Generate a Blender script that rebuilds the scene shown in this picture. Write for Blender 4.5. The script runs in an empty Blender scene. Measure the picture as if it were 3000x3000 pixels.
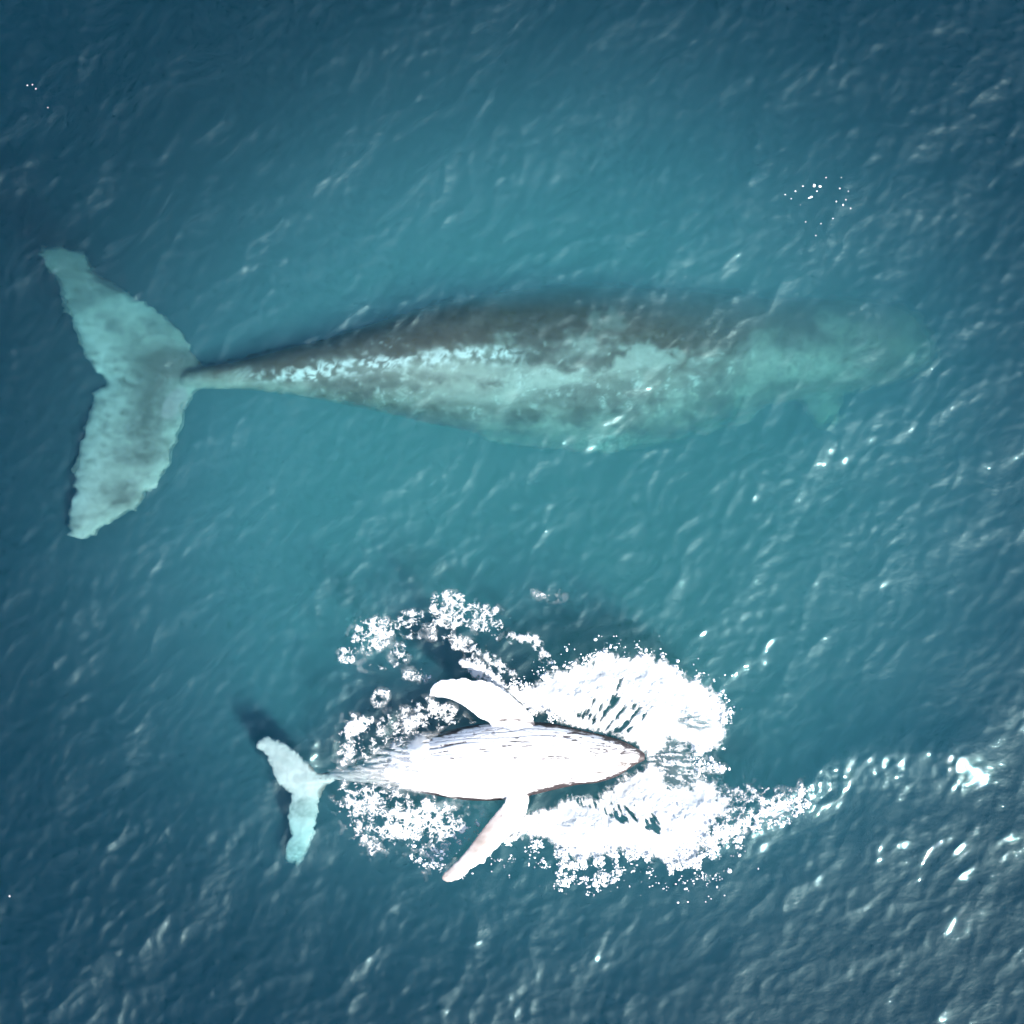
import bpy, math
import numpy as np

# ------------------------------------------------------------------ camera, sky, sun, exposure
sc = bpy.context.scene
col = sc.collection
H = 30.0                       # drone height above the water, metres
SPAN = 16.1                    # metres of water across the frame (adult whale about 14 m long)
SUN_EL, SUN_AZ = math.radians(48), math.radians(-46)   # azimuth measured from +X
EXPOSURE = 1.12

cd = bpy.data.cameras.new('camera')
cam = bpy.data.objects.new('camera', cd)
col.objects.link(cam)
cam.location = (0, 0, H)
cd.angle = 2 * math.atan(SPAN / 2 / H)
cd.clip_end = 6000
sc.camera = cam

world = bpy.data.worlds.new('World')
sc.world = world
world.use_nodes = True
wn = world.node_tree
wn.nodes.clear()
wo = wn.nodes.new('ShaderNodeOutputWorld')
wb = wn.nodes.new('ShaderNodeBackground')
sky = wn.nodes.new('ShaderNodeTexSky')
sky.sky_type = 'NISHITA'
sky.sun_disc = False
sky.sun_elevation = SUN_EL
sky.sun_rotation = math.pi / 2 - SUN_AZ
sky.dust_density = 3.0
sky.ozone_density = 3.0
wb.inputs['Strength'].default_value = 0.15
wn.links.new(sky.outputs[0], wb.inputs[0])
wn.links.new(wb.outputs[0], wo.inputs[0])

sd_ = bpy.data.lights.new('sun', 'SUN')
sd_.energy = 4.5
sd_.angle = math.radians(0.55)
sd_.color = (1.0, 0.96, 0.9)
sun = bpy.data.objects.new('sun', sd_)
col.objects.link(sun)
sun.rotation_euler = (0, math.pi / 2 - SUN_EL, SUN_AZ)
sun.location = (20, -20, 40)

sc.view_settings.view_transform = 'Standard'
sc.view_settings.look = 'None'
sc.view_settings.gamma = 1
sc.view_settings.use_curve_mapping = False
sc.view_settings.exposure = EXPOSURE
cy = sc.cycles
cy.max_bounces = 6
cy.diffuse_bounces = 2
cy.glossy_bounces = 2
cy.transmission_bounces = 8
cy.volume_bounces = 0
cy.transparent_max_bounces = 16
cy.caustics_reflective = False
cy.caustics_refractive = False
cy.sample_clamp_indirect = 4.0
cy.use_denoising = True
cy.use_adaptive_sampling = True
cy.adaptive_threshold = 0.04
cy.adaptive_min_samples = 12

# ------------------------------------------------------------------ helpers
rng = np.random.default_rng(7)
SCL = SPAN / 3000.0


def wx(px, z=0.0):
    return (np.asarray(px, float) - 1500) * SCL * (H - z) / H


def wy(py, z=0.0):
    return -(np.asarray(py, float) - 1500) * SCL * (H - z) / H


def to_px(x, y, z):
    f = H / (H - z) / SCL
    return x * f + 1500, -y * f + 1500


def smooth(a, b, x):
    t = np.clip((x - a) / (b - a), 0, 1)
    return t * t * (3 - 2 * t)


_perm = np.random.default_rng(3).permutation(512)
_perm = np.concatenate([_perm, _perm, _perm])
_ang = np.random.default_rng(4).uniform(0, 2 * np.pi, 512)
_gx, _gy = np.cos(_ang), np.sin(_ang)


def perlin(x, y, seed=0):
    x = np.asarray(x, float) + seed * 17.31
    y = np.asarray(y, float) - seed * 9.77
    xi = np.floor(x).astype(int); yi = np.floor(y).astype(int)
    xf = x - xi; yf = y - yi
    u = xf * xf * xf * (xf * (xf * 6 - 15) + 10)
    v = yf * yf * yf * (yf * (yf * 6 - 15) + 10)

    def g(ix, iy, dx, dy):
        h = _perm[_perm[ix & 511] + (iy & 511)]
        return _gx[h] * dx + _gy[h] * dy
    a = g(xi, yi, xf, yf); b = g(xi + 1, yi, xf - 1, yf)
    c = g(xi, yi + 1, xf, yf - 1); d = g(xi + 1, yi + 1, xf - 1, yf - 1)
    return ((a + (b - a) * u) + ((c + (d - c) * u) - (a + (b - a) * u)) * v) * 1.5


def fbm(x, y, o=4, seed=0, gain=0.5):
    s = 0; a = 1.0; t = 0
    for i in range(o):
        s = s + a * perlin(x * 2 ** i, y * 2 ** i, seed + i * 3)
        t += a; a *= gain
    return s / t * 1.5


def worley(x, y, seed=0):
    """F1 and F2 distances to jittered cell points"""
    x = np.asarray(x, float) + seed * 5.3; y = np.asarray(y, float) + seed * 3.1
    xi = np.floor(x).astype(int); yi = np.floor(y).astype(int)
    f1 = np.full(x.shape, 9.0); f2 = np.full(x.shape, 9.0)
    for i in (-1, 0, 1):
        for j in (-1, 0, 1):
            h = _perm[_perm[(xi + i) & 511] + ((yi + j) & 511)]
            qx = xi + i + 0.5 + 0.45 * _gx[h]; qy = yi + j + 0.5 + 0.45 * _gy[(h * 7) & 511]
            d = np.hypot(qx - x, qy - y)
            f2 = np.where(d < f1, f1, np.minimum(f2, d)); f1 = np.minimum(f1, d)
    return f1, f2


def seg_dist(x, y, a, b):
    ax, ay = a; bx, by = b
    ex, ey = bx - ax, by - ay
    t = np.clip(((x - ax) * ex + (y - ay) * ey) / (ex * ex + ey * ey + 1e-9), 0, 1)
    return np.hypot(x - ax - t * ex, y - ay - t * ey)


def poly_in(x, y, poly):
    """distance to the outline, positive inside"""
    d = np.full(np.shape(x), 1e9); ins = np.zeros(np.shape(x), bool)
    n = len(poly)
    for i in range(n):
        a, b = poly[i], poly[(i + 1) % n]
        d = np.minimum(d, seg_dist(x, y, a, b))
        c = (a[1] > y) != (b[1] > y)
        with np.errstate(divide='ignore', invalid='ignore'):
            ins ^= c & (x < (b[0] - a[0]) * (y - a[1]) / (b[1] - a[1] + 1e-12) + a[0])
    return np.where(ins, d, -d)


def ell(x, y, cx, cy, rx, ry, ang=0.0):
    """1 at the centre, 0 on the rim, negative outside"""
    c, s = math.cos(ang), math.sin(ang)
    u = ((x - cx) * c + (y - cy) * s) / rx; v = (-(x - cx) * s + (y - cy) * c) / ry
    return 1 - np.hypot(u, v)


def mesh_obj(name, verts, faces, mat, parent=None, smooth_=True):
    me = bpy.data.meshes.new(name)
    verts = np.asarray(verts, np.float32); faces = np.asarray(faces, np.int32)
    k = faces.shape[1]
    me.vertices.add(len(verts)); me.vertices.foreach_set('co', verts.ravel())
    me.loops.add(faces.size); me.loops.foreach_set('vertex_index', faces.ravel())
    me.polygons.add(len(faces))
    me.polygons.foreach_set('loop_start', np.arange(len(faces), dtype=np.int32) * k)
    me.update(calc_edges=True)
    if smooth_:
        me.polygons.foreach_set('use_smooth', np.ones(len(me.polygons), bool))
    me.validate()
    o = bpy.data.objects.new(name, me)
    col.objects.link(o)
    if mat:
        me.materials.append(mat)
    o.parent = parent
    return o


def tag(o, label=None, cat=None, group=None, kind=None):
    if label: o['label'] = label
    if cat: o['category'] = cat
    if group: o['group'] = group
    if kind: o['kind'] = kind
    return o


def new_mat(name):
    m = bpy.data.materials.new(name)
    m.use_nodes = True
    m.node_tree.nodes.clear()
    N = m.node_tree.nodes; L = m.node_tree.links

    def n(t, **kw):
        nd = N.new(t)
        for k, v in kw.items():
            if k in nd.inputs:
                nd.inputs[k].default_value = v
            else:
                setattr(nd, k, v)
        return nd
    return m, n, L


# ------------------------------------------------------------------ materials
def water_material():
    m, n, L = new_mat('sea_water')
    out = n('ShaderNodeOutputMaterial')
    tc = n('ShaderNodeTexCoord')
    mp = n('ShaderNodeMapping')
    mp.inputs['Rotation'].default_value = (0, 0, math.radians(42))
    mp.inputs['Scale'].default_value = (1.0, 1.7, 1.0)
    L.new(tc.outputs['Object'], mp.inputs[0])
    n1 = n('ShaderNodeTexNoise', Scale=11.0, Detail=3.0, Roughness=0.6)
    L.new(mp.outputs[0], n1.inputs['Vector'])
    bump = n('ShaderNodeBump', Strength=1.0, Distance=0.006)
    L.new(n1.outputs[0], bump.inputs['Height'])
    lw = n('ShaderNodeLayerWeight', Blend=0.5)          # Schlick reflectance, the same from both sides
    L.new(bump.outputs[0], lw.inputs['Normal'])
    pw = n('ShaderNodeMath', operation='POWER'); pw.inputs[1].default_value = 5
    L.new(lw.outputs['Facing'], pw.inputs[0])
    fr = n('ShaderNodeMath', operation='MULTIPLY_ADD'); fr.inputs[1].default_value = 0.95; fr.inputs[2].default_value = 0.046
    L.new(pw.outputs[0], fr.inputs[0])
    tr = n('ShaderNodeBsdfTransparent')
    rf = n('ShaderNodeBsdfRefraction', IOR=1.33, Roughness=0.0)
    L.new(bump.outputs[0], rf.inputs['Normal'])
    gl = n('ShaderNodeBsdfGlossy', Roughness=0.03); gl.inputs['Color'].default_value = (0.56, 0.90, 0.96, 1)
    L.new(bump.outputs[0], gl.inputs['Normal'])
    m1 = n('ShaderNodeMixShader'); m1.inputs[0].default_value = 0.62
    L.new(tr.outputs[0], m1.inputs[1]); L.new(rf.outputs[0], m1.inputs[2])
    m2 = n('ShaderNodeMixShader')
    L.new(fr.outputs[0], m2.inputs[0]); L.new(m1.outputs[0], m2.inputs[1]); L.new(gl.outputs[0], m2.inputs[2])
    L.new(m2.outputs[0], out.inputs['Surface'])
    # sea water: red is soaked up first, blue scatters most
    va = n('ShaderNodeVolumeAbsorption', Density=0.58)
    va.inputs['Color'].default_value = (0.02, 0.825, 0.86, 1)
    vs = n('ShaderNodeVolumeScatter', Density=0.050, Anisotropy=0.0)
    vs.inputs['Color'].default_value = (0.20, 0.56, 0.86, 1)
    ad = n('ShaderNodeAddShader')
    L.new(va.outputs[0], ad.inputs[0]); L.new(vs.outputs[0], ad.inputs[1])
    L.new(ad.outputs[0], out.inputs['Volume'])
    return m


def skin_material(name, rough, bump_d):
    m, n, L = new_mat(name)
    out = n('ShaderNodeOutputMaterial')
    at = n('ShaderNodeAttribute', attribute_name='pigment')
    tc = n('ShaderNodeTexCoord')
    no = n('ShaderNodeTexNoise', Scale=9.0, Detail=6.0, Roughness=0.65)
    L.new(tc.outputs['Object'], no.inputs['Vector'])
    mr = n('ShaderNodeMapRange')
    mr.inputs['From Min'].default_value = 0.3; mr.inputs['From Max'].default_value = 0.7
    mr.inputs['To Min'].default_value = 0.8; mr.inputs['To Max'].default_value = 1.08
    L.new(no.outputs[0], mr.inputs[0])
    mx = n('ShaderNodeMix', data_type='RGBA', blend_type='MULTIPLY')
    mx.inputs['Factor'].default_value = 1.0
    L.new(at.outputs['Color'], mx.inputs['A']); L.new(mr.outputs[0], mx.inputs['B'])
    bu = n('ShaderNodeBump', Strength=0.6, Distance=bump_d)
    L.new(no.outputs[0], bu.inputs['Height'])
    p = n('ShaderNodeBsdfPrincipled', Roughness=rough)
    L.new(mx.outputs['Result'], p.inputs['Base Color'])
    L.new(bu.outputs[0], p.inputs['Normal'])
    L.new(p.outputs[0], out.inputs['Surface'])
    return m


def foam_material():
    m, n, L = new_mat('foam')
    out = n('ShaderNodeOutputMaterial')
    at = n('ShaderNodeAttribute', attribute_name='cover')
    tc = n('ShaderNodeTexCoord')
    no = n('ShaderNodeTexNoise', Scale=28.0, Detail=4.0, Roughness=0.7)
    L.new(tc.outputs['Object'], no.inputs['Vector'])
    bu = n('ShaderNodeBump', Strength=0.3, Distance=0.008)
    L.new(no.outputs[0], bu.inputs['Height'])
    p = n('ShaderNodeBsdfPrincipled', Roughness=0.6)
    p.inputs['Base Color'].default_value = (0.86, 0.88, 0.88, 1)
    L.new(bu.outputs[0], p.inputs['Normal'])
    tl = n('ShaderNodeBsdfTranslucent'); tl.inputs[0].default_value = (0.86, 0.88, 0.88, 1)
    m0 = n('ShaderNodeMixShader'); m0.inputs[0].default_value = 0.3
    L.new(p.outputs[0], m0.inputs[1]); L.new(tl.outputs[0], m0.inputs[2])
    tr = n('ShaderNodeBsdfTransparent')
    ms = n('ShaderNodeMixShader')
    op = n('ShaderNodeMath', operation='MULTIPLY'); op.inputs[1].default_value = 0.72   # bubbles let some light through
    L.new(at.outputs['Fac'], op.inputs[0])
    L.new(op.outputs[0], ms.inputs[0]); L.new(tr.outputs[0], ms.inputs[1]); L.new(m0.outputs[0], ms.inputs[2])
    L.new(ms.outputs[0], out.inputs['Surface'])
    return m


def plain_material(name, c, rough=0.7):
    m, n, L = new_mat(name)
    out = n('ShaderNodeOutputMaterial')
    p = n('ShaderNodeBsdfPrincipled', Roughness=rough)
    p.inputs['Base Color'].default_value = (*c, 1)
    L.new(p.outputs[0], out.inputs['Surface'])
    return m


def haze_material():
    m, n, L = new_mat('added_haze')
    out = n('ShaderNodeOutputMaterial')
    vs = n('ShaderNodeVolumeScatter', Density=0.68, Anisotropy=-0.42)
    vs.inputs['Color'].default_value = (0.46, 0.78, 1.0, 1)
    L.new(vs.outputs[0], out.inputs['Volume'])
    return m


M_WATER = water_material()
M_HAZE = haze_material()
M_MOTHER = skin_material('adult_whale_skin', 0.6, 0.01)
M_CALF = skin_material('calf_whale_skin', 0.45, 0.004)
M_FOAM = foam_material()
M_DROP = plain_material('spray_drops', (0.86, 0.88, 0.88), 0.4)
M_BED = plain_material('deep_seabed', (0.05, 0.07, 0.08), 0.9)

# ------------------------------------------------------------------ the sea
LW, NW = 28.0, 2048            # wave field
cell = LW / NW


def ocean_heights():
    kx = np.fft.fftfreq(NW, cell) * 2 * np.pi
    KX, KY = np.meshgrid(kx, kx, indexing='ij')
    K = np.hypot(KX, KY); K[0, 0] = 1
    th = np.arctan2(KY, KX)
    lam = 2 * np.pi / K

    def layer(l0, l1, main, spread, slope, seed):
        r = np.random.default_rng(seed)
        D = 0.12 + np.abs(np.cos(th - main)) ** spread
        A = K ** -2.0 * D * np.exp(-((np.log(lam) - 0.5 * (math.log(l0) + math.log(l1))) / (0.5 * math.log(l1 / l0))) ** 4)
        z = np.fft.ifft2(np.fft.fft2(r.standard_normal((NW, NW))) * A).real
        gx = np.gradient(z, cell, axis=0); gy = np.gradient(z, cell, axis=1)
        return z * slope / math.sqrt((gx ** 2 + gy ** 2).mean())
    swell = layer(1.8, 6.0, math.radians(-52), 3, 0.050, 1)
    chop = layer(0.6, 1.8, math.radians(-45), 1.0, 0.075, 2)
    # crumpled facets: folded ripples with sharp creases between them
    fold = -np.abs(layer(0.45, 1.3, math.radians(-40), 0.8, 0.085, 8)) - 0.8 * np.abs(layer(0.25, 0.7, math.radians(-60), 0.5, 0.075, 9))
    chop = chop + fold
    rip = layer(0.12, 0.45, math.radians(-40), 0.6, 0.085, 5)
    return swell, chop, rip


g = (np.arange(NW) + 0.5) * cell - LW / 2
GX, GY = np.meshgrid(g, g, indexing='ij')
sw, ch, ri = ocean_heights()
GPX, GPY = to_px(GX, GY, 0)
rough = 0.80 + 0.04 * smooth(-900, 1500, (GPX - 1500) * 0.7 + (GPY - 1500) * 0.7) + 0.18 * fbm(GX / 3.0, GY / 3.0, 2, 5)
rough *= 1 - 0.42 * smooth(500, 1500, (GPX - 1500) * 0.7 + (GPY - 1500) * 0.7)      # calmer in the lee of the splash
rough *= 1 - 0.05 * np.clip(ell(GPX, GPY, 1700, 1560, 700, 420) * 2, 0, 1)
HG = sw * rough + (ch + ri * (0.8 + 0.5 * smooth(-0.05, 0.03, ch))) * rough
# the crest that runs off from the splash to the right
yl = np.interp(GPX, [1950, 2050, 2280, 2450, 2650, 2860, 3000], [2470, 2435, 2335, 2225, 2190, 2205, 2215])
ss = (GPY - yl) * 0.93 + 16 * perlin(GPX / 130, GPY / 130, 4)
along = smooth(1980, 2120, GPX) * (1 - smooth(2760, 2980, GPX))
HG += along * 0.12 * np.exp(-(ss / 75.0) ** 2) + along * 1.2 * ri * np.exp(-((ss - 48) / 55.0) ** 2)
HG *= 1 - smooth(LW / 2 - 2.5, LW / 2 - 0.3, np.maximum(np.abs(GX), np.abs(GY)))


def sea_z(x, y):
    u = np.clip((x + LW / 2) / cell - 0.5, 0, NW - 1.001); v = np.clip((y + LW / 2) / cell - 0.5, 0, NW - 1.001)
    i = u.astype(int); j = v.astype(int); fu = u - i; fv = v - j
    return (HG[i, j] * (1 - fu) * (1 - fv) + HG[i + 1, j] * fu * (1 - fv) + HG[i, j + 1] * (1 - fu) * fv + HG[i + 1, j + 1] * fu * fv)


def build_sea():
    mid_ = np.linspace(-9, 9, 840); out_ = 9 + 0.07 * np.arange(1, 72)
    far = np.array([18., 24., 40., 80., 180., 400., 900., 2000.])
    pos = np.concatenate([out_, far])
    ax = np.concatenate([-pos[::-1], mid_, pos])
    n = len(ax)
    X, Y = np.meshgrid(ax, ax, indexing='ij')
    Z = np.where(np.maximum(np.abs(X), np.abs(Y)) < LW / 2 - 0.2, sea_z(X, Y), 0.0)
    V = np.stack([X, Y, Z], -1).reshape(-1, 3)
    idx = np.arange(n * n).reshape(n, n)
    F = np.stack([idx[:-1, :-1], idx[1:, :-1], idx[1:, 1:], idx[:-1, 1:]], -1).reshape(-1, 4)
    # closed body of water: a skirt and a floor under the sheet
    rim = np.concatenate([idx[:-1, 0], idx[-1, :-1], idx[:0:-1, -1], idx[0, :0:-1]])
    low = V[rim].copy(); low[:, 2] = -24
    base = len(V); k = len(rim)
    V = np.concatenate([V, low, [[0, 0, -24]]])
    a = np.arange(k); b = (a + 1) % k
    S = np.stack([rim[b], rim[a], base + a, base + b], -1)
    o_ = mesh_obj('sea', V, np.concatenate([F, S]), M_WATER)
    import bmesh
    bm = bmesh.new(); bm.from_mesh(o_.data); bm.verts.ensure_lookup_table()
    bm.faces.new([bm.verts[base + i] for i in range(k)][::-1])
    bm.verts.remove(bm.verts[base + k])
    bm.to_mesh(o_.data); bm.free()
    o_.data.polygons[len(o_.data.polygons) - 1].use_smooth = False
    return o_


sea = build_sea()
tag(sea, 'rippled blue green open sea water', 'sea', kind='structure')
bed = mesh_obj('seabed', [(-2600, -2600, -24.5), (2600, -2600, -24.5), (2600, 2600, -24.5), (-2600, 2600, -24.5)], [(0, 1, 2, 3)], M_BED)
tag(bed, 'dark deep seabed far below the water', 'seabed', kind='structure')


def build_haze():
    """scattering lens added to brighten the water round the two whales, thick in the middle"""
    nr, na = 40, 72
    r = np.linspace(0, 1, nr + 1)[1:] ** 0.8 * 12.0
    a = np.linspace(0, 2 * np.pi, na, endpoint=False)
    R, A = np.meshgrid(r, a, indexing='ij')
    X = wx(1680) + R * np.cos(A) * 1.05; Y = wy(1490) + R * np.sin(A) * 0.95
    T = 4.2 * np.exp(-(R / 4.3) ** 2) - 4.2 * math.exp(-(12 / 4.3) ** 2) + 0.002
    top = np.stack([X, Y, -0.85 + 0 * R], -1).reshape(-1, 3); bot = top.copy(); bot[:, 2] -= T.ravel()
    n = nr * na
    V = np.concatenate([top, bot, [[wx(1680), wy(1490), -0.85], [wx(1680), wy(1490), -0.85 - 4.2]]])
    Q = []; k = np.arange(na); k2 = (k + 1) % na
    for i in range(nr - 1):
        Q.append(np.stack([i * na + k, (i + 1) * na + k, (i + 1) * na + k2, i * na + k2], -1))
        Q.append(np.stack([n + i * na + k2, n + (i + 1) * na + k2, n + (i + 1) * na + k, n + i * na + k], -1))
    e = (nr - 1) * na
    Q.append(np.stack([e + k, n + e + k, n + e + k2, e + k2], -1))
    Fq = np.concatenate(Q)
    me = bpy.data.meshes.new('added_haze')
    tri = [(2 * n, int(i), int(j)) for i, j in zip(k, k2)] + [(2 * n + 1, n + int(j), n + int(i)) for i, j in zip(k, k2)]
    me.from_pydata([tuple(v) for v in V], [], [tuple(map(int, q)) for q in Fq] + tri); me.update()
    o = bpy.data.objects.new('added_haze', me); col.objects.link(o); me.materials.append(M_HAZE)
    return tag(o, 'paler turquoise scattering volume added to brighten the water around the two whales', 'water', kind='stuff')


build_haze()  # added haze volume, lifts the middle of the frame above the corners

# ------------------------------------------------------------------ whales


def loft(stations, zfun, hfun, nseg=48, sub=8):
    """closed body from (px, top, bottom) stations; zfun centre height, hfun height ratio"""
    st = np.array(stations, float)
    x = st[:, 0]
    xs = np.concatenate([np.linspace(x[i], x[i + 1], sub, endpoint=False) for i in range(len(x) - 1)] + [[x[-1]]])

    def interp(v):                                   # Catmull-Rom through the stations
        d = np.gradient(v, x)
        i = np.clip(np.searchsorted(x, xs, side='right') - 1, 0, len(x) - 2)
        h = x[i + 1] - x[i]; t = (xs - x[i]) / h
        return ((2 * t ** 3 - 3 * t ** 2 + 1) * v[i] + (t ** 3 - 2 * t ** 2 + t) * h * d[i]
                + (-2 * t ** 3 + 3 * t ** 2) * v[i + 1] + (t ** 3 - t ** 2) * h * d[i + 1])
    top, bot = interp(st[:, 1]), interp(st[:, 2])
    V = []; F = []
    th = np.linspace(0, 2 * np.pi, nseg, endpoint=False)
    for xi, t, b in zip(xs, top, bot):
        z0 = zfun(xi)
        cy_ = (t + b) / 2; hw = max((b - t) / 2, 1.0)
        hh = hw * SCL * hfun(xi)
        py = cy_ + hw * np.cos(th)
        z = z0 + hh * np.sign(np.sin(th)) * np.abs(np.sin(th)) ** 0.92
        V.append(np.stack([wx(np.full(nseg, xi), z0), wy(py, z0), z], -1))
    V = np.concatenate(V); n = len(xs)
    V = list(map(tuple, V))
    for i in range(n - 1):
        for j in range(nseg):
            k = (j + 1) % nseg
            F.append((i * nseg + j, i * nseg + k, (i + 1) * nseg + k, (i + 1) * nseg + j))
    V.append(tuple(np.mean(V[:nseg], 0))); V.append(tuple(np.mean(V[(n - 1) * nseg:n * nseg], 0)))
    for j in range(nseg):
        k = (j + 1) % nseg
        F.append((len(V) - 2, k, j)); F.append((len(V) - 1, (n - 1) * nseg + j, (n - 1) * nseg + k))
    return V, F


def plate(poly, step, zfun, tmax, rag=0.0):
    """a fin: outline in photo pixels, thick in the middle, thin towards the rim"""
    P = np.array(poly, float)
    x0, y0 = P.min(0) - step; x1, y1 = P.max(0) + step
    gx_ = np.arange(x0, x1, step); gy_ = np.arange(y0, y1, step)
    X, Y = np.meshgrid(gx_, gy_, indexing='ij')
    D = poly_in(X, Y, poly) + rag * (0.6 * fbm(X / 26, Y / 26, 2, 61) + 0.9 * fbm(X / 11, Y / 11, 2, 62))
    inside = D > -step * 0.3
    d = np.clip(D, 0, None) * SCL
    T = tmax * (1 - np.exp(-d / (tmax * 1.6))) + 0.016
    Z = zfun(X, Y)
    ids = -np.ones(X.shape, int); c = inside
    ids[c] = np.arange(c.sum()); n = int(c.sum())
    top = np.stack([wx(X[c], Z[c]), wy(Y[c], Z[c]), Z[c] + T[c]], -1)
    bot = np.stack([wx(X[c], Z[c]), wy(Y[c], Z[c]), Z[c] - T[c]], -1)
    V = np.concatenate([top, bot]); F = []
    full = c[:-1, :-1] & c[1:, :-1] & c[1:, 1:] & c[:-1, 1:]
    from collections import Counter
    E = {}
    for i, j in zip(*np.where(full)):
        q = (ids[i, j], ids[i, j + 1], ids[i + 1, j + 1], ids[i + 1, j])   # y down in the photo
        F.append(q); F.append(tuple(v + n for v in q[::-1]))
        for a, b in zip(q, q[1:] + q[:1]):
            if (b, a) in E: del E[(b, a)]
            else: E[(a, b)] = 1
    for a, b in E:
        F.append((b, a, a + n, b + n))
    return list(map(tuple, V)), F


def whale_body(name, pieces, voxel, mat):
    V = []; F = []
    for v, f in pieces:
        o = len(V); V += v; F += [tuple(i + o for i in q) for q in f]
    me = bpy.data.meshes.new(name); me.from_pydata(V, [], F); me.update()
    tmp = bpy.data.objects.new(name + '_tmp', me); col.objects.link(tmp)
    md = tmp.modifiers.new('r', 'REMESH'); md.mode = 'VOXEL'; md.voxel_size = voxel; md.adaptivity = 0
    sm = tmp.modifiers.new('s', 'SMOOTH'); sm.iterations = 3; sm.factor = 0.5
    dg = bpy.context.evaluated_depsgraph_get()
    m2 = bpy.data.meshes.new_from_object(tmp.evaluated_get(dg))
    bpy.data.objects.remove(tmp); bpy.data.meshes.remove(me)
    m2.name = name
    o = bpy.data.objects.new(name, m2); col.objects.link(o)
    m2.materials.clear(); m2.materials.append(mat)
    m2.polygons.foreach_set('use_smooth', np.ones(len(m2.polygons), bool))
    return o


def verts_of(o):
    a = np.empty(len(o.data.vertices) * 3, np.float32); o.data.vertices.foreach_get('co', a)
    n = np.empty_like(a); o.data.vertices.foreach_get('normal', n)
    return a.reshape(-1, 3).astype(float), n.reshape(-1, 3).astype(float)


def recentre(o, p):
    from mathutils import Matrix, Vector
    p = Vector([float(v) for v in p])
    o.data.transform(Matrix.Translation(-p)); o.location = p


def set_pigment(o, rgb):
    at = o.data.color_attributes.new('pigment', 'FLOAT_COLOR', 'POINT')
    c = np.concatenate([np.clip(rgb, 0, 1), np.ones((len(rgb), 1))], 1).astype(np.float32)
    at.data.foreach_set('color', c.ravel())


def mixc(a, b, t):
    return np.asarray(a) * (1 - t)[:, None] + np.asarray(b) * t[:, None]


def zoomed(x0, y0, s, pts):
    return [(x0 + s * a, y0 + s * b) for a, b in pts]


def knobby(poly, i0, i1, amp, n, seed):
    """round knobs along the edge between two outline points (leading edge of a flipper)"""
    P = [np.array(p, float) for p in poly]
    r = np.random.default_rng(seed)
    out = [tuple(p) for p in P[:i0 + 1]]
    pts = P[i0:i1 + 1]
    L = [0]
    for a, b in zip(pts, pts[1:]): L.append(L[-1] + np.linalg.norm(b - a))
    c = np.mean(P, 0)
    ph = r.uniform(0, 1)
    for s in np.linspace(0, L[-1], 60)[1:-1]:
        k = np.searchsorted(L, s) - 1; t = (s - L[k]) / (L[k + 1] - L[k])
        p = pts[k] * (1 - t) + pts[k + 1] * t
        d = pts[k + 1] - pts[k]; nrm = np.array((d[1], -d[0])) / (np.linalg.norm(d) + 1e-9)
        if np.dot(nrm, p - c) < 0: nrm = -nrm
        w = abs(math.sin(math.pi * (n * s / L[-1] + ph))) ** 0.7
        out.append(tuple(p + nrm * amp * (w - 0.4)))
    return out + [tuple(p) for p in P[i1:]]


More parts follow.
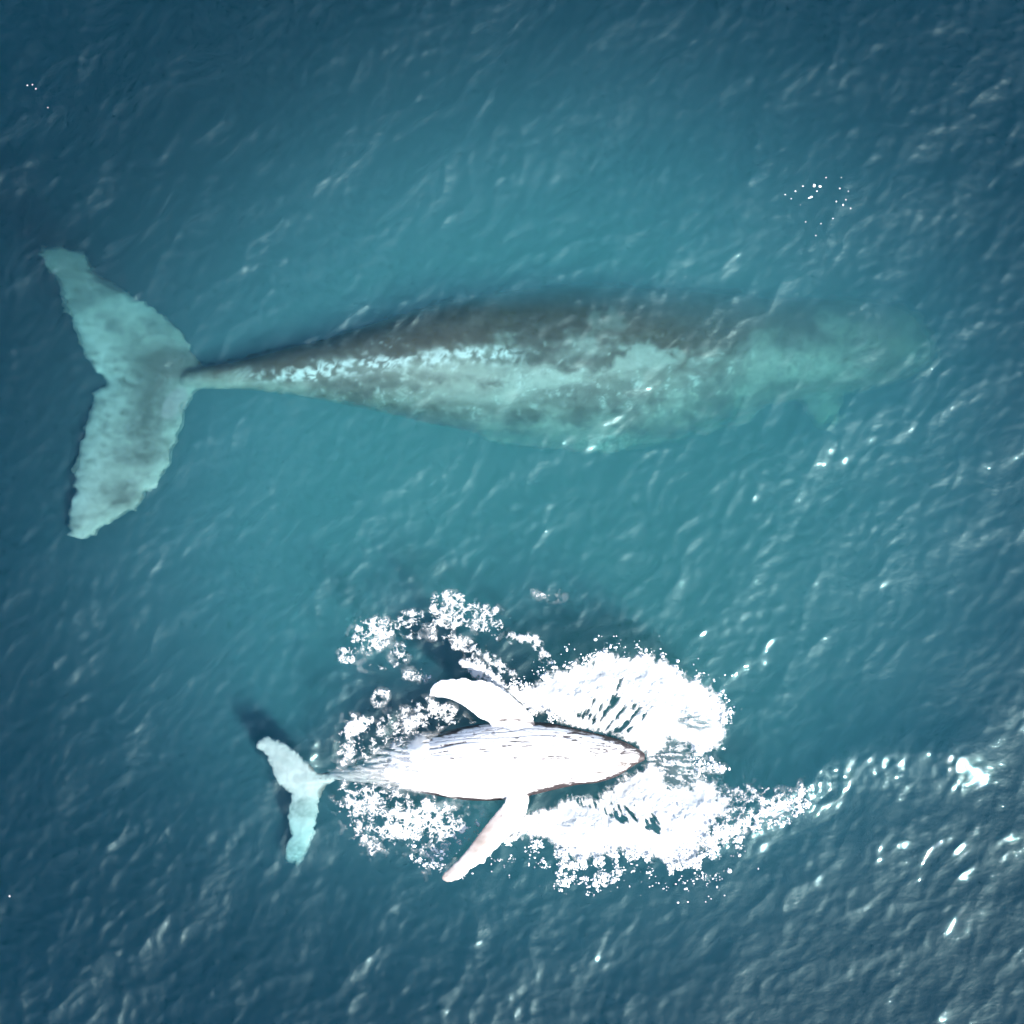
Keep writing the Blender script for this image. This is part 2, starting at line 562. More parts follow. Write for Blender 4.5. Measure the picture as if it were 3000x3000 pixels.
# --- the adult, lying rolled on its side a little under the surface
def build_adult():
    st = [(545, 1086, 1138), (600, 1076, 1140), (723, 1054, 1142), (850, 1020, 1156), (1000, 982, 1184), (1150, 932, 1216),
          (1300, 886, 1250), (1450, 860, 1276), (1600, 846, 1294), (1750, 843, 1300), (1900, 846, 1290),
          (2050, 855, 1258), (2160, 866, 1214), (2270, 876, 1182), (2400, 878, 1166), (2500, 882, 1154),
          (2600, 896, 1132), (2680, 936, 1100), (2722, 1000, 1062)]
    zf = lambda x: float(np.interp(x, [400, 545, 700, 1000, 1500, 2000, 2300, 2720], [-0.95, -0.95, -1.0, -1.15, -1.65, -1.8, -1.75, -1.85]))
    hf = lambda x: float(np.interp(x, [545, 700, 1000, 1500, 2720], [1.25, 1.4, 1.05, 0.86, 0.78]))
    fl = zoomed(50, 650, 0.5175, [
        (130, 160), (250, 150), (390, 190), (470, 290), (600, 370), (720, 450), (830, 510), (905, 590), (975, 690), (1040, 800),
        (1090, 860), (1070, 930), (1005, 985), (955, 1110), (920, 1240), (880, 1350), (850, 1420), (760, 1530), (670, 1640), (560, 1690), (440, 1775),
        (330, 1805), (300, 1770), (305, 1600), (330, 1450), (365, 1250), (415, 1080), (465, 960), (520, 905),
        (450, 862), (395, 770), (340, 620), (300, 510), (240, 340), (160, 240)])
    fluke = plate(fl, 5, lambda X, Y: -0.95 - 0.0006 * np.clip(1110 - Y, 0, None) + 0.0006 * np.clip(Y - 1110, 0, None), 0.10, 14)
    f1 = [(2190, 1150), (2240, 1190), (2200, 1230), (2110, 1262), (2000, 1290), (1900, 1312), (1800, 1326), (1690, 1324), (1560, 1316), (1440, 1296),
          (1390, 1276), (1440, 1240), (1560, 1220), (1800, 1190), (2000, 1150)]
    f1 = knobby(f1, 2, 9, 8, 8, 3)
    flip1 = plate(f1, 6, lambda X, Y: -1.62 - 0.0009 * np.clip(X - 1800, 0, None), 0.14, 10)
    f2 = [(2280, 1080), (2380, 1080), (2440, 1140), (2470, 1190), (2440, 1240), (2400, 1262), (2372, 1240), (2350, 1190), (2300, 1130)]
    flip2 = plate(f2, 6, lambda X, Y: -1.75 + 0 * X, 0.12, 12)
    body = whale_body('humpback_whale', [loft(st, zf, hf, 64, 8), fluke, flip1, flip2], 0.035, M_MOTHER)
    V, N = verts_of(body)
    px, py = to_px(V[:, 0], V[:, 1], V[:, 2])
    n1 = fbm(px / 130, py / 80, 4, 1); n2 = fbm(px / 34, py / 24, 4, 2); n3 = fbm(px / 12, py / 9, 3, 6)
    wob = 26 * n1 + 14 * n2
    # white belly side below this line, dark back above it
    line = np.interp(px, [500, 900, 1200, 1500, 1700, 1850, 2000, 2150, 2400, 2720], [1098, 1062, 1030, 985, 975, 1010, 1040, 1010, 930, 990])
    light = smooth(-34, 60, py + wob * 1.6 + 10 * n3 - line)
    grey = 0.42 + 0.3 * n1 + 0.25 * n2
    dark = mixc((0.11, 0.08, 0.06), (0.22, 0.165, 0.13), np.clip(grey, 0, 1))
    pale = mixc((0.15, 0.145, 0.125), (0.42, 0.42, 0.37), np.clip(0.45 + 0.8 * n1 + 0.28 * n2, 0, 1))
    c = mixc(dark, pale, light)
    # mottled grey areas and bright patches of the flank
    for (cx, cy, rx, ry, w) in [(1780, 1165, 260, 50, .8), (2080, 1130, 130, 70, .8), (1050, 1130, 190, 50, .6), (1330, 1215, 260, 40, .45), (1980, 1235, 140, 40, .5)]:
        m = np.clip(ell(px + wob, py + wob, cx, cy, rx, ry) * 2, 0, 1) * w
        c = mixc(c, mixc((0.10, 0.10, 0.09), (0.22, 0.22, 0.2), np.clip(0.5 + n2, 0, 1)), m)
    for (cx, cy, rx, ry, a, w) in [(1600, 1115, 170, 42, -.1, .85), (1870, 1055, 150, 40, -.2, .7), (1440, 1080, 260, 30, -.05, .5), (1400, 1150, 220, 40, .1, .35),
                                   (2330, 1080, 150, 50, 0, .35), (2440, 955, 90, 34, .3, .35), (2400, 1200, 60, 60, 0, .6), (1700, 1270, 200, 30, 0, .4), (1780, 940, 60, 40, 0, .3)]:
        m = np.clip(ell(px + wob, py + wob, cx, cy, rx, ry, a) * 2.2 + 0.6 * n2, 0, 1) * w * (ell(px, py, cx, cy, rx * 1.4, ry * 1.4, a) > 0)
        c = mixc(c, (0.58, 0.58, 0.52), m)
    # caustic light painted as white streaks along the tail stock and as flecks
    caustic_line = np.interp(px, [600, 900, 1050, 1200, 1350, 1520], [1110, 1095, 1075, 1062, 1045, 1040])
    rr = np.abs(py - caustic_line + 12 * n1) + 40 * smooth(0.0, -0.5, n2)
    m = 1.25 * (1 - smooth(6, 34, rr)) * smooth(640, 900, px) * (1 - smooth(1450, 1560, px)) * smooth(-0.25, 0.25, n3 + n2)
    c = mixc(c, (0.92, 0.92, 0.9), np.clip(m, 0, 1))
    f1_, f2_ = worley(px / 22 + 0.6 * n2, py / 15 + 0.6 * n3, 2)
    caustic_fleck = (1 - smooth(0.02, 0.13, f2_ - f1_)) * smooth(0.12, 0.5, n2 + 0.5 * n1)
    c = mixc(c, (0.85, 0.86, 0.82), caustic_fleck * 0.6 * (px > 900) * smooth(0.9, 0.3, np.abs(py - 1120) / 200))
    caustic_edge = np.clip(ell(px, py, 1780, 1298, 120, 34) * 2, 0, 1) * (1 - smooth(0.03, 0.22, f2_ - f1_))  # bright caustic along the lower edge, painted into the pigment
    c = mixc(c, (0.92, 0.93, 0.9), caustic_edge)
    # flukes: mostly white underside, dark leading tip and root
    isf = 1 - smooth(560, 640, px)
    cf = mixc((0.15, 0.165, 0.15), (0.44, 0.46, 0.42), np.clip(0.55 + 0.9 * n1 + 0.35 * n2, 0, 1))
    dk = np.clip(smooth(905, 800, py + wob), 0, 1) * 0.8 + 0.75 * np.clip(ell(px + wob, py, 520, 1060, 130, 60) * 2.5, 0, 1) + 0.35 * np.clip(ell(px, py, 480, 1130, 130, 110) * 2, 0, 1)
    cf = mixc(cf, (0.15, 0.145, 0.13), np.clip(dk, 0, 0.9))
    cf = mixc(cf, (0.06, 0.055, 0.05), np.clip(ell(px + wob * .5, py, 320, 826, 80, 20, .6) * 3, 0, 1))
    te = np.interp(py, [740, 1118, 1580], [130, 330, 205])
    cf = mixc(cf, (0.56, 0.58, 0.54), (1 - smooth(20, 110, px - te + wob)) * smooth(900, 960, py) * np.clip(0.6 + n2, 0, 1))
    cf = mixc(cf, (0.66, 0.68, 0.64), np.clip(ell(px + wob, py + wob, 235, 1470, 60, 40) * 2, 0, 1) * 0.8)
    cf = mixc(cf, (0.42, 0.37, 0.37), np.clip(ell(px, py, 515, 1185, 34, 62, .6) * 4, 0, 1) * 0.9)
    c = mixc(c, cf, isf)
    # the head is greyer towards the snout
    c = mixc(c, mixc((0.07, 0.055, 0.045), (0.16, 0.14, 0.115), np.clip(0.5 + n1, 0, 1)), np.clip(smooth(2420, 2640, px + wob) + 0.6 * smooth(2150, 2350, px) * smooth(0.0, 0.35, n2 + 0.6 * n1), 0, 0.95))
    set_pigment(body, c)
    recentre(body, (wx(1500), wy(1080), -1.6))
    tag(body, 'large grey and white adult whale lying just under the sea surface', 'whale', 'whales')
    return body


adult = build_adult()

# --- the calf, belly up at the surface
def build_calf():
    st = [(935, 2266, 2280), (960, 2262, 2281), (990, 2256, 2284), (1030, 2246, 2289), (1073, 2234, 2293), (1155, 2198, 2303), (1238, 2162, 2322),
          (1313, 2139, 2337), (1412, 2120, 2345), (1482, 2112, 2342), (1549, 2113, 2331), (1628, 2121, 2312), (1690, 2136, 2299),
          (1752, 2150, 2292), (1814, 2167, 2271), (1863, 2190, 2240), (1889, 2207, 2227)]
    zf = lambda x: float(np.interp(x, [900, 960, 1073, 1238, 1400, 1600, 1800, 1890], [-0.46, -0.44, -0.36, -0.20, -0.10, -0.06, 0.02, 0.06]))
    hf = lambda x: float(np.interp(x, [935, 1073, 1238, 1500, 1700, 1890], [1.3, 1.15, 0.85, 0.80, 0.80, 0.85]))
    fl = zoomed(700, 2100, 0.4658, [
        (105, 185), (125, 148), (180, 125), (290, 165), (380, 230), (440, 290), (490, 345), (560, 360), (610, 352), (600, 400), (540, 440), (505, 520), (500, 600),
        (475, 700), (435, 800), (410, 870), (360, 908), (305, 885), (290, 800), (320, 765), (350, 735), (325, 680), (313, 630), (318, 560), (332, 482),
        (280, 440), (240, 400), (205, 320), (172, 240), (150, 202)])
    fluke = plate(fl, 3, lambda X, Y: -0.34 - 0.0024 * np.clip(Y - 2290, 0, None) - 0.0008 * np.clip(X - 900, 0, None), 0.045, 5)
    up = zoomed(700, 1700, 0.4142, [
        (1345, 822), (1350, 775), (1380, 730), (1430, 702), (1520, 700), (1612, 690), (1645, 716), (1700, 702), (1780, 722), (1850, 762), (1925, 815),
        (2010, 890), (2080, 960), (2100, 1040), (1950, 1060), (1800, 1050), (1760, 1000), (1700, 975), (1640, 925), (1570, 875), (1500, 842), (1430, 826)])
    up = knobby(up, 3, 9, 3.0, 6, 1)
    flu = plate(up, 3, lambda X, Y: 0.10 + 0.0016 * np.clip(2110 - Y, 0, None), 0.06)
    lo = zoomed(700, 2100, 0.4658, [
        (1830, 440), (1826, 520), (1812, 600), (1770, 665), (1705, 740), (1645, 802), (1592, 850), (1556, 888), (1540, 918), (1492, 932), (1442, 970), (1408, 1008), (1335, 1040), (1290, 1036),
        (1270, 1010), (1290, 982), (1380, 900), (1440, 830), (1500, 750), (1560, 670), (1620, 600), (1672, 540), (1690, 450)])
    lo = knobby(lo, 3, 12, 4.5, 9, 2)

    def zlow(X, Y):
        t = (Y - 2330) / 250
        s = ((X - 1560) * 0.70 + (Y - 2330) * 0.71)       # across the blade, towards the leading edge
        return 0.10 + 0.30 * np.clip(t, 0, 1.2) - 0.0018 * np.clip(s, -60, 80)
    fll = plate(lo, 3, zlow, 0.055)
    body = whale_body('humpback_whale', [loft(st, zf, hf, 72, 10), fluke, flu, fll], 0.0135, M_CALF)
    V, N = verts_of(body)
    px, py = to_px(V[:, 0], V[:, 1], V[:, 2])
    top = np.interp(px, [s[0] for s in st], [s[1] for s in st]); bot = np.interp(px, [s[0] for s in st], [s[2] for s in st])
    v = (py - (top + bot) / 2) / ((bot - top) / 2 + 1e-6)         # -1 .. 1 across the belly
    on = ((np.abs(v) < 1.06) & (px > 935) & (px < 1892)).astype(float)
    # the throat grooves
    ang = np.arcsin(np.clip(v, -1, 1))
    nl = fbm(px / 260, ang * 2.0, 2, 3)
    fr = np.abs(((ang / math.pi * 15 + 0.8 * nl) % 1.0) - 0.5) * 2      # 0 on a groove
    gr = (1 - smooth(0.0, 0.24, fr)) * on * smooth(1150, 1290, px) * (1 - smooth(1820, 1875, px)) * (N[:, 2] > 0)
    V2 = V - N * (0.014 * gr)[:, None]
    body.data.vertices.foreach_set('co', V2.astype(np.float32).ravel())
    body.data.update()
    n2 = fbm(px / 46, py / 7, 4, 9); n3 = fbm(px / 15, py / 10, 3, 12); n1 = fbm(px / 120, py / 60, 3, 15)
    c = mixc((0.78, 0.77, 0.75), (0.86, 0.85, 0.83), np.clip(0.5 + n1, 0, 1))
    chin = smooth(1690, 1850, px)
    stk = np.clip(smooth(-0.05, 0.45, n2 + 0.25 * chin - 0.2 + 0.9 * np.clip(-v - 0.25, 0, 1) * smooth(1200, 1300, px)), 0, 1)
    c = mixc(c, (0.05, 0.04, 0.04), gr * stk * 0.9)
    # fine dark scratches that converge on the chin and follow the flank
    ridg = 1 - np.abs(fbm(px / 90, ang * 4.2, 2, 21)) * 6
    where = 0.95 * smooth(1690, 1800, px) * smooth(0.08, 0.35, np.abs(v)) + 0.5 * smooth(-0.35, -0.8, v) * smooth(1180, 1280, px) + 0.35 * smooth(1640, 1700, px) * smooth(0.6, 0.8, np.abs(v))
    c = mixc(c, (0.05, 0.035, 0.035), np.clip(ridg * 1.6, 0, 1) * np.clip(where * 1.3, 0, 1) * smooth(-0.1, 0.15, n3 + n1) * on)
    strokes = [[(660, 745), (980, 742)], [(730, 718), (960, 718)], [(1140, 628), (1300, 640), (1470, 635)], [(1260, 600), (1400, 603)], [(1170, 655), (1280, 690)],
               [(1110, 697), (1250, 710)], [(1410, 830), (1600, 800), (1680, 780)], [(1230, 860), (1430, 862)], [(1220, 888), (1330, 885)], [(1430, 770), (1690, 800)], [(900, 500), (1100, 515)],
               [(940, 470), (1080, 465)], [(360, 725), (430, 732)], [(365, 762), (405, 760)], [(360, 515), (440, 517)], [(240, 600), (350, 603)], [(980, 543), (1040, 543)],
               [(1500, 690), (1590, 645), (1690, 660)], [(1270, 575), (1340, 578)], [(730, 490), (790, 505)], [(930, 955), (1060, 950)], [(300, 555), (560, 560)], [(1460, 700), (1520, 680)],
               [(1580, 860), (1690, 800)], [(1500, 560), (1640, 620), (1690, 660)], [(1480, 900), (1660, 840)], [(1430, 960), (1560, 900)], [(0, 640), (120, 645)], [(450, 606), (600, 602)],
               [(-660, 750), (-600, 752)], [(-230, 720), (-180, 724)], [(-280, 1045), (-190, 1050)], [(-320, 735), (-280, 738)], [(-520, 690), (-300, 650)], [(-420, 600), (-150, 560)]]
    for st_ in strokes:
        q = [(1406 + .2728 * a, 2021 + .2728 * b) for a, b in st_]
        d_ = np.min([seg_dist(px, py + 1.5 * n2, a, b) for a, b in zip(q, q[1:])], axis=0)
        c = mixc(c, (0.04, 0.03, 0.03), (1 - smooth(1.0, 3.4, d_)) * smooth(-0.55, 0.1, n3 + 0.5 * n2) * on)
    for (cx, cy, rx, ry) in [(1228, 2226, 13, 5), (1335, 2308, 24, 3), (1512, 2222, 10, 4), (1385, 2223, 16, 3), (1515, 2213, 9, 3), (1475, 2187, 14, 3)]:
        m = np.clip(ell(px, py, cx, cy, rx, ry) * 2, 0, 1) * smooth(-0.1, 0.25, n3 + n2 * .5)
        c = mixc(c, (0.03, 0.022, 0.024), m * 0.9)
    # dark flanks and painted shade along the rim, dark jaw with a pale oval at the tip of the chin
    rimw = np.interp(px, [1100, 1190, 1240, 1320, 1450, 1520, 1600, 1750, 1840, 1890], [0.0, 0.0, 0.22, 0.14, 0.02, 0.05, 0.12, 0.12, 0.30, 0.8])  # upper edge towards the tail: the dark rim there is painted shade
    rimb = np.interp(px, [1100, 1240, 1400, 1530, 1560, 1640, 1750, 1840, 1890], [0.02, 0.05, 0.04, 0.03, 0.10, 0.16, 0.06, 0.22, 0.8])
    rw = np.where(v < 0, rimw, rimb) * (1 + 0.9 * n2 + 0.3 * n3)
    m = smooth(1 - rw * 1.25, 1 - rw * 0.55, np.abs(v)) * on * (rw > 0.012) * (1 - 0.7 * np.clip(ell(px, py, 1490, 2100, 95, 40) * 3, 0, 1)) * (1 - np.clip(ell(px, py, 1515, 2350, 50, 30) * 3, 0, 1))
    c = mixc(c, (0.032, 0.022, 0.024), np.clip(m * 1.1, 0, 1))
    c = mixc(c, (0.035, 0.024, 0.026), smooth(1862, 1872, px + 10 * n3))
    for rx, ry, wd in ((34, 17, .16), (46, 24, .1), (60, 31, .07)):
        e = np.abs(ell(px + 4 * n3, py + 3 * n3, 1848, 2222, rx, ry)) / wd
        c = mixc(c, (0.035, 0.025, 0.025), np.clip(1.4 - e, 0, 1) * smooth(1790, 1835, px) * 0.85)
    c = mixc(c, (0.84, 0.82, 0.8), np.clip(ell(px, py, 1846, 2222, 24, 11) * 4, 0, 1))
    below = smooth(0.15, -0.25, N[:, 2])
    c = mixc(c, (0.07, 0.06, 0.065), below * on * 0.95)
    # raised flipper: pinkish skin, with the shade on its trailing face painted in
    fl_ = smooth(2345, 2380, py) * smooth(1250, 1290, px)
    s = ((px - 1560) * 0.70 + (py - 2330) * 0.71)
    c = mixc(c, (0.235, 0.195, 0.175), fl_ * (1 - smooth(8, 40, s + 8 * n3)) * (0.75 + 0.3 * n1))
    # flukes: white with dusky patches
    fk = 1 - smooth(940, 1000, px)
    c = mixc(c, (0.26, 0.32, 0.31), fk * np.clip(ell(px + 22 * n3 + 14 * n1, py + 18 * n1, 893, 2366, 56, 44) * 2, 0, 1) * (0.6 + 0.3 * n3))
    c = mixc(c, (0.30, 0.33, 0.32), fk * smooth(2452, 2482, py + 12 * n3) * np.clip(0.6 + n3, 0, 1) * 0.8)
    c = mixc(c, (0.50, 0.56, 0.54), fk * np.clip(0.9 * smooth(0.2, 0.6, n1) + np.clip(ell(px, py, 835, 2228, 46, 12, .5) * 2, 0, 1) * .6, 0, 1) * 0.5)
    lead = np.clip(ell(px + 6 * n3, py, 936, 2256, 46, 15, .55) * 3, 0, 1)
    c = mixc(c, (0.12, 0.10, 0.09), lead * (py < 2268) * 0.9)
    c = mixc(c, (0.16, 0.17, 0.15), np.clip(ell(px, py, 955, 2320, 34, 26, -1.0) * 3, 0, 1) * 0.85)
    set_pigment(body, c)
    recentre(body, (wx(1420), wy(2230), -0.4))
    tag(body, 'small white bellied whale calf floating belly up amid splashing foam', 'whale', 'whales')
    return body


calf = build_calf()

# ------------------------------------------------------------------ foam and spray
PU = zoomed(1400, 1850, 0.4141, [
    (150, 380), (230, 405), (300, 412), (430, 380), (540, 290), (650, 285), (680, 230), (780, 240), (880, 160), (1000, 190), (1150, 200), (1280, 210), (1370, 260),
    (1430, 330), (1570, 370), (1640, 430), (1690, 500), (1740, 550), (1720, 640), (1730, 720), (1650, 830), (1560, 860), (1480, 790), (1400, 740), (1320, 760), (1300, 830), (1210, 850),
    (1150, 820), (1090, 760), (1020, 735), (930, 700), (830, 690), (720, 690), (640, 650), (560, 600), (500, 555), (420, 560), (330, 540), (250, 470)])
PL = zoomed(1400, 1850, 0.4141, [
    (310, 1310), (400, 1290), (560, 1260), (640, 1190), (720, 1190), (850, 1190), (960, 1110), (1060, 1030), (1150, 1010), (1210, 960), (1290, 990), (1320, 1080), (1420, 1110), (1500, 1130),
    (1600, 1060), (1680, 1080), (1700, 1150), (1760, 1220), (1740, 1300), (1660, 1310), (1640, 1400), (1560, 1500), (1550, 1600), (1400, 1640), (1280, 1600), (1150, 1560),
    (1000, 1540), (880, 1590), (720, 1590), (640, 1560), (560, 1510), (480, 1440), (330, 1420), (220, 1450), (260, 1390)])
PM = zoomed(1400, 1850, 0.4141, [(1190, 800), (1320, 740), (1450, 760), (1540, 850), (1640, 880), (1760, 960), (1700, 1040), (1560, 1080), (1400, 1110), (1290, 1050), (1190, 1000), (1200, 900)])
PB = zoomed(700, 1700, 0.4141, [
    (660, 1160), (740, 960), (820, 930), (980, 940), (1100, 900), (1200, 850), (1340, 820), (1450, 820), (1560, 900), (1620, 985), (1740, 1000), (1480, 1075),
    (1280, 1130), (1100, 1200), (900, 1290), (690, 1360)])
PC = zoomed(700, 2100, 0.4658, [
    (590, 500), (620, 400), (760, 380), (900, 400), (1100, 450), (1250, 510), (1450, 535), (1600, 560), (1560, 670), (1430, 810), (1340, 930), (1180, 1010), (1100, 930),
    (1000, 850), (820, 900), (740, 840), (660, 720), (600, 560)])
PD = zoomed(2000, 1200, 0.7246, [
    (30, 1560), (160, 1520), (250, 1490), (330, 1520), (440, 1520), (500, 1490), (540, 1500), (520, 1560), (480, 1610), (400, 1640), (300, 1680), (240, 1720), (160, 1760), (60, 1810), (0, 1800), (0, 1600)])
PT = [(965, 2262), (1010, 2240), (1073, 2208), (1150, 2175), (1225, 2150), (1275, 2150), (1270, 2190), (1255, 2240), (1250, 2318), (1170, 2318), (1080, 2302), (990, 2288)]


def foam_cover(X, Y):
    big = fbm(X / 60, Y / 60, 4, 31); mid = fbm(X / 22, Y / 22, 4, 32); fin = fbm(X / 8, Y / 8, 3, 33)
    wxp = X + 9 * fbm(X / 26, Y / 26, 2, 41); wyp = Y + 9 * fbm(X / 26, Y / 26, 2, 42)
    f1, f2 = worley(wxp / 11, wyp / 11, 1)
    cells = f2 - f1                                   # 0 on the walls between bubbles
    g1, g2 = worley(wxp / 24, wyp / 24, 5)
    lace = np.maximum(1 - cells * 2.6, 1 - (g2 - g1) * 3.4) * 0.75 + 0.75 * mid + 0.35 * fin
    thick = np.zeros_like(X); cov = np.zeros_like(X)
    # radial streaks of water flung out from the calf
    def streak(cx, cy, freq, seed):
        th = np.arctan2(Y - cy, X - cx); r = np.hypot(X - cx, Y - cy)
        return fbm(th * freq + 0.15 * mid, r / 70, 3, seed)
    rough_edge = 18 * mid + 12 * fin + 9 * big
    for P, cx, cy, seed, holes in ((PU, 1600, 2400, 51, [(1780, 2060, 150, 60, -.9, .5), (1840, 2110, 110, 50, -.6, .62), (1700, 2090, 60, 40, -1, .4)]),
                                   (PL, 1640, 2060, 52, [(1790, 2370, 130, 32, .5, .75), (1880, 2390, 110, 36, .5, .65), (1960, 2300, 80, 26, 0, .6), (1720, 2350, 60, 24, .3, .7), (1920, 2425, 80, 24, .3, .5)])):
        d = poly_in(X, Y, P)
        s = streak(cx, cy, 22, seed)
        c = smooth(-10, 12, d + 6 + 0.6 * rough_edge + 14 * s)
        hole = np.zeros_like(X)
        for (hx, hy, rx, ry, a, w) in holes:
            hole = np.maximum(hole, np.clip(ell(X, Y, hx, hy, rx, ry, a) * 1.8, 0, 1) * w)
        c = c * (1 - smooth(0.42, 0.85, hole * (0.7 + 1.9 * s + 0.9 * mid)))
        cov = np.maximum(cov, c)
        thick = np.maximum(thick, c * smooth(0, 90, d))
    thin = np.clip(ell(X, Y, 2035, 2112, 75, 34, .15) * 2.2, 0, 1) * smooth(-0.5, 0.3, fbm(X / 30, Y / 10, 3, 58))
    cov = cov * (1 - 0.75 * thin)
    for (hx, hy, rx, ry, a) in [(1500, 2052, 18, 11, .8), (1536, 2084, 24, 10, .3), (1612, 2099, 26, 15, .3), (1470, 2033, 12, 6, .8)]:
        cov = cov * (1 - smooth(0.0, 0.35, ell(X, Y, hx, hy, rx, ry, a) + 0.5 * mid + 0.3 * fin))
    d = poly_in(X, Y, PM)
    s = streak(1700, 2222, 26, 55)
    fall = np.clip(1.05 - (X - 1900) / 300, 0.2, 1)
    cov = np.maximum(cov, smooth(-30, 40, d + 20 * big) * fall * (0.12 + 0.88 * smooth(-0.15, 0.3, 0.7 * mid + 0.9 * s + 0.6 * fin)))
    # lacy wash
    def lacy(dens):
        return np.maximum(smooth(0.0, 0.26, lace - 1.45 + 1.45 * dens), 0.34 * np.clip(dens, 0, 1) * smooth(-0.2, 0.5, big + 0.7 * mid)) * (dens > 0.02)
    d = poly_in(X, Y, PB)
    D = smooth(-16, 26, d + 10 * mid) * (0.62 + 0.40 * big)
    for (cx, cy, rx, ry, a, w) in [(1045, 2128, 60, 26, -.5, .5), (1300, 2085, 70, 30, .2, .3), (1230, 2110, 50, 25, 0, .25), (1260, 2155, 120, 20, -.3, -.2)]:
        D = D + w * np.clip(ell(X, Y, cx, cy, rx, ry, a) * 2, 0, 1)
    cov = np.maximum(cov, lacy(np.clip(D, 0, 1.2)))
    d = poly_in(X, Y, PC)
    D = smooth(-18, 30, d + 14 * mid) * (0.62 + 0.40 * big)
    for (cx, cy, rx, ry, a, w) in [(1180, 2400, 60, 50, .5, .35), (1250, 2370, 26, 40, .3, .5), (1300, 2420, 90, 34, .1, .4), (1160, 2440, 90, 24, .2, .3), (1400, 2370, 90, 30, 0, -.35), (1080, 2330, 80, 40, 0, .2)]:
        D = D + w * np.clip(ell(X, Y, cx, cy, rx, ry, a) * 2, 0, 1)
    D = D * (0.72 + 0.28 * smooth(2530, 2440, Y))
    cov = np.maximum(cov, lacy(np.clip(D, 0, 1.2)))
    # arc of older foam above the calf
    D = np.zeros_like(X)
    for (cx, cy, rx, ry, a, w) in [(940, 380, 165, 120, -.4, .78), (760, 535, 70, 62, 0, .78), (1190, 280, 130, 62, -.3, .72), (1480, 210, 140, 130, 0, .9), (1700, 260, 190, 110, .2, .62),
                                   (1580, 450, 170, 60, .35, .62), (1130, 520, 80, 90, 0, .5), (1270, 670, 120, 55, .1, .52), (930, 600, 120, 50, 0, .35), (1000, 830, 70, 60, -.7, .6),
                                   (1400, 360, 120, 70, 0, .5), (1820, 300, 60, 120, 0, .55), (1680, 620, 110, 70, .6, .75), (2180, 90, 130, 60, .2, .4), (1240, 380, 110, 60, 0, .42)]:
        D = np.maximum(D, w * np.clip(ell(X, Y, 700 + .4141 * cx, 1700 + .4141 * cy, .4141 * rx * 1.3, .4141 * ry * 1.3, a) * 2.6, 0, 1))
    cov = np.maximum(cov, lacy(np.minimum(D * 1.15, 0.82) * (1 + 0.35 * big)) * 0.95)
    wisp = np.minimum(seg_dist(X, Y, (1500, 1868), (1560, 1866)), seg_dist(X, Y, (1560, 1866), (1602, 1935)))
    wisp = np.minimum(wisp, seg_dist(X, Y, (1430, 1925), (1500, 1975)))
    cov = np.maximum(cov, 0.8 * smooth(0.25, 0.6, np.clip(1 - wisp / 26, 0, 1) * (0.7 + mid + 0.6 * fin)))
    # spray off the raised flipper
    w = np.minimum(seg_dist(X, Y, (1365, 1945), (1425, 1990)), seg_dist(X, Y, (1412, 1950), (1470, 2020)))
    cov = np.maximum(cov, smooth(0.1, 0.6, (1 - w / 22) + 0.7 * mid + 0.4 * fin))
    # ragged end of the splash that trails off to the right
    d = poly_in(X, Y, PD)
    D = smooth(-14, 30, d + 10 * mid) * (0.66 + 0.2 * big)
    D = D + 0.5 * (1 - smooth(8, 30, np.minimum(np.minimum(seg_dist(X, Y, (2080, 2470), (2190, 2420)), seg_dist(X, Y, (2190, 2420), (2260, 2380))), seg_dist(X, Y, (2260, 2380), (2350, 2345))))) - 0.0
    cov = np.maximum(cov, lacy(np.clip(D, 0, 1.15) * (d > -30)))
    # milky water running off the tail stock
    d = poly_in(X, Y, PT)
    cov = np.maximum(cov, smooth(-16, 26, d + 12 * mid) * (0.30 * smooth(1080, 1220, X) + 0.7 * smooth(-0.25, 0.45, fbm(X / 40, Y / 9, 3, 77) + 0.5 * smooth(1060, 1240, X))) * (0.3 + 0.7 * smooth(1000, 1160, X)))
    return np.clip(cov, 0, 1), np.clip(thick, 0, 1), mid, fin


CALF_ST = [(935, 2266, 2280), (1030, 2246, 2289), (1155, 2198, 2303), (1313, 2139, 2337), (1482, 2112, 2342), (1628, 2121, 2312), (1752, 2150, 2292), (1863, 2190, 2240), (1889, 2207, 2227)]


def foam_sheet(name, label, x0, x1, y0, y1, step):
    gx_ = np.arange(x0, x1, step); gy_ = np.arange(y0, y1, step)
    X, Y = np.meshgrid(gx_, gy_, indexing='ij')
    cov, thick, mid, fin = foam_cover(X, Y)
    keep = cov > 0.03
    full = keep[:-1, :-1] | keep[1:, :-1] | keep[1:, 1:] | keep[:-1, 1:]
    use = np.zeros_like(keep)
    use[:-1, :-1] |= full; use[1:, :-1] |= full; use[1:, 1:] |= full; use[:-1, 1:] |= full
    x, y = wx(X), wy(Y)
    lump = np.clip(0.85 + 0.2 * mid + 0.06 * fin, 0.1, 1.6)
    tailwash = np.clip(ell(X, Y, 1200, 2240, 110, 90) * 2, 0, 1) * smooth(1090, 1230, X)      # foam heaped against the tail stock
    z = sea_z(x, y) + 0.004 + 0.22 * tailwash * smooth(0.1, 0.6, cov) + 0.03 * smooth(0.1, 0.9, cov) * lump + 0.14 * thick * lump
    ids = -np.ones(X.shape, int); ids[use] = np.arange(use.sum())
    f = 1.0 - z / H
    V = np.stack([x * f, y * f, z], -1)[use]
    i, j = np.where(full)
    F = np.stack([ids[i, j], ids[i, j + 1], ids[i + 1, j + 1], ids[i + 1, j]], -1)
    o = mesh_obj(name, V, F, M_FOAM)
    at = o.data.attributes.new('cover', 'FLOAT', 'POINT')
    at.data.foreach_set('value', cov[use].astype(np.float32))
    tag(o, label, 'foam', kind='stuff')
    return o, X, Y, cov


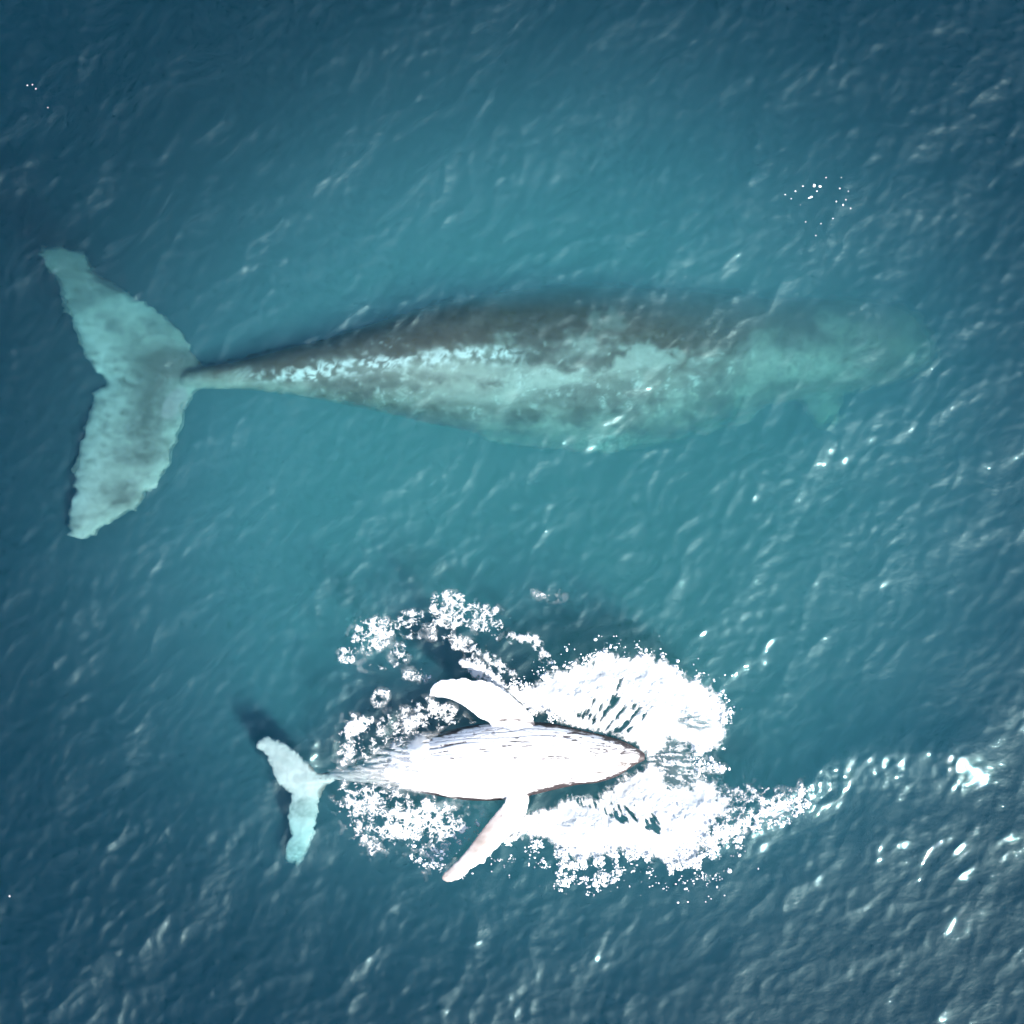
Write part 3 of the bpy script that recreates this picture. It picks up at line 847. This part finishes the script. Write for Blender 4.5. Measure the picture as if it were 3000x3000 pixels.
foam, FX, FY, FC = foam_sheet('sea_foam', 'white churned foam and splash around the calf', 960, 2400, 1725, 2680, 2.0)

# spray drops thrown off the splash
def icosphere():
    t = (1 + 5 ** .5) / 2
    v = np.array([(-1, t, 0), (1, t, 0), (-1, -t, 0), (1, -t, 0), (0, -1, t), (0, 1, t), (0, -1, -t), (0, 1, -t), (t, 0, -1), (t, 0, 1), (-t, 0, -1), (-t, 0, 1)])
    v /= np.linalg.norm(v[0])
    f = np.array([(0, 11, 5), (0, 5, 1), (0, 1, 7), (0, 7, 10), (0, 10, 11), (1, 5, 9), (5, 11, 4), (11, 10, 2), (10, 7, 6), (7, 1, 8), (3, 9, 4), (3, 4, 2), (3, 2, 6), (3, 6, 8), (3, 8, 9), (4, 9, 5), (2, 4, 11), (6, 2, 10), (8, 6, 7), (9, 8, 1)])
    return v, f


def drops(name, label, px, py, zoff, rad, cat='spray'):
    iv, if_ = icosphere()
    n = len(px)
    x, y = wx(px), wy(py)
    z = sea_z(x, y) + zoff
    r = rng.uniform(0.6, 1.5, (n, 1, 3)) * np.asarray(rad)[:, None, None]
    V = iv[None] * r * rng.uniform(0.8, 1.2, (n, 12, 1)) + np.stack([x * (1 - z / H), y * (1 - z / H), z], -1)[:, None]
    F = if_[None] + (np.arange(n) * 12)[:, None, None]
    o = mesh_obj(name, V.reshape(-1, 3), F.reshape(-1, 3), M_DROP)
    tag(o, label, cat, kind='stuff')
    return o


dU = poly_in(FX, FY, PU); dL = poly_in(FX, FY, PL); dD = poly_in(FX, FY, PD)
P = (np.exp(-np.clip(-dU, 0, None) / 12) * (dU < 0) * (FY < 2120) + np.exp(-np.clip(-dL, 0, None) / 22) * (dL < 0) * (FY > 2400) * 1.1
     + 0.7 * np.exp(-np.clip(-dD, 0, None) / 12) * (dD < 2) * (FY > 2350)
     + 0.35 * np.clip(ell(FX, FY, 1710, 2560, 130, 70) * 2, 0, 1) + 0.15 * np.clip(ell(FX, FY, 1270, 2520, 130, 40, .4) * 2, 0, 1)
     + 0.35 * np.clip(ell(FX, FY, 2080, 2230, 70, 60) * 2, 0, 1))
P *= smooth(-0.2, 0.5, fbm(FX / 40, FY / 40, 3, 88))
P = (P / P.sum()).ravel()
pick = rng.choice(P.size, 5200, p=P)
drops('spray_drops', 'fine white spray drops flung out around the splash', FX.ravel()[pick] + rng.uniform(-1, 1, 5200), FY.ravel()[pick] + rng.uniform(-1, 1, 5200),
      rng.exponential(0.06, 5200), 0.004 + rng.exponential(0.0055, 5200).clip(0, 0.03))
# flecks of foam floating above the adult's head
fk = np.array([(2385, 543, 3), (2402, 546, 3), (2370, 580, 3), (2376, 577, 2.5), (2393, 560, 1.5), (2330, 560, 1.4), (2352, 545, 1.4), (2420, 520, 1.2), (2460, 552, 1.8), (2450, 590, 1.2),
               (2470, 600, 1.6), (2478, 585, 1.2), (2492, 610, 1.1), (2300, 570, 1.3), (2318, 582, 1), (2360, 650, 1.2), (2405, 655, 1.2), (2390, 690, 1), (2465, 520, 1), (2440, 640, 1), (2485, 560, 1), (2345, 600, 1),
               (80, 250, 1.2), (95, 248, 1), (140, 315, 1), (28, 2625, 2.5), (105, 260, 1)])
drops('foam_flecks', 'small white flecks of foam drifting on open water', fk[:, 0], fk[:, 1], np.full(len(fk), 0.0), fk[:, 2] * 0.0075, 'foam')
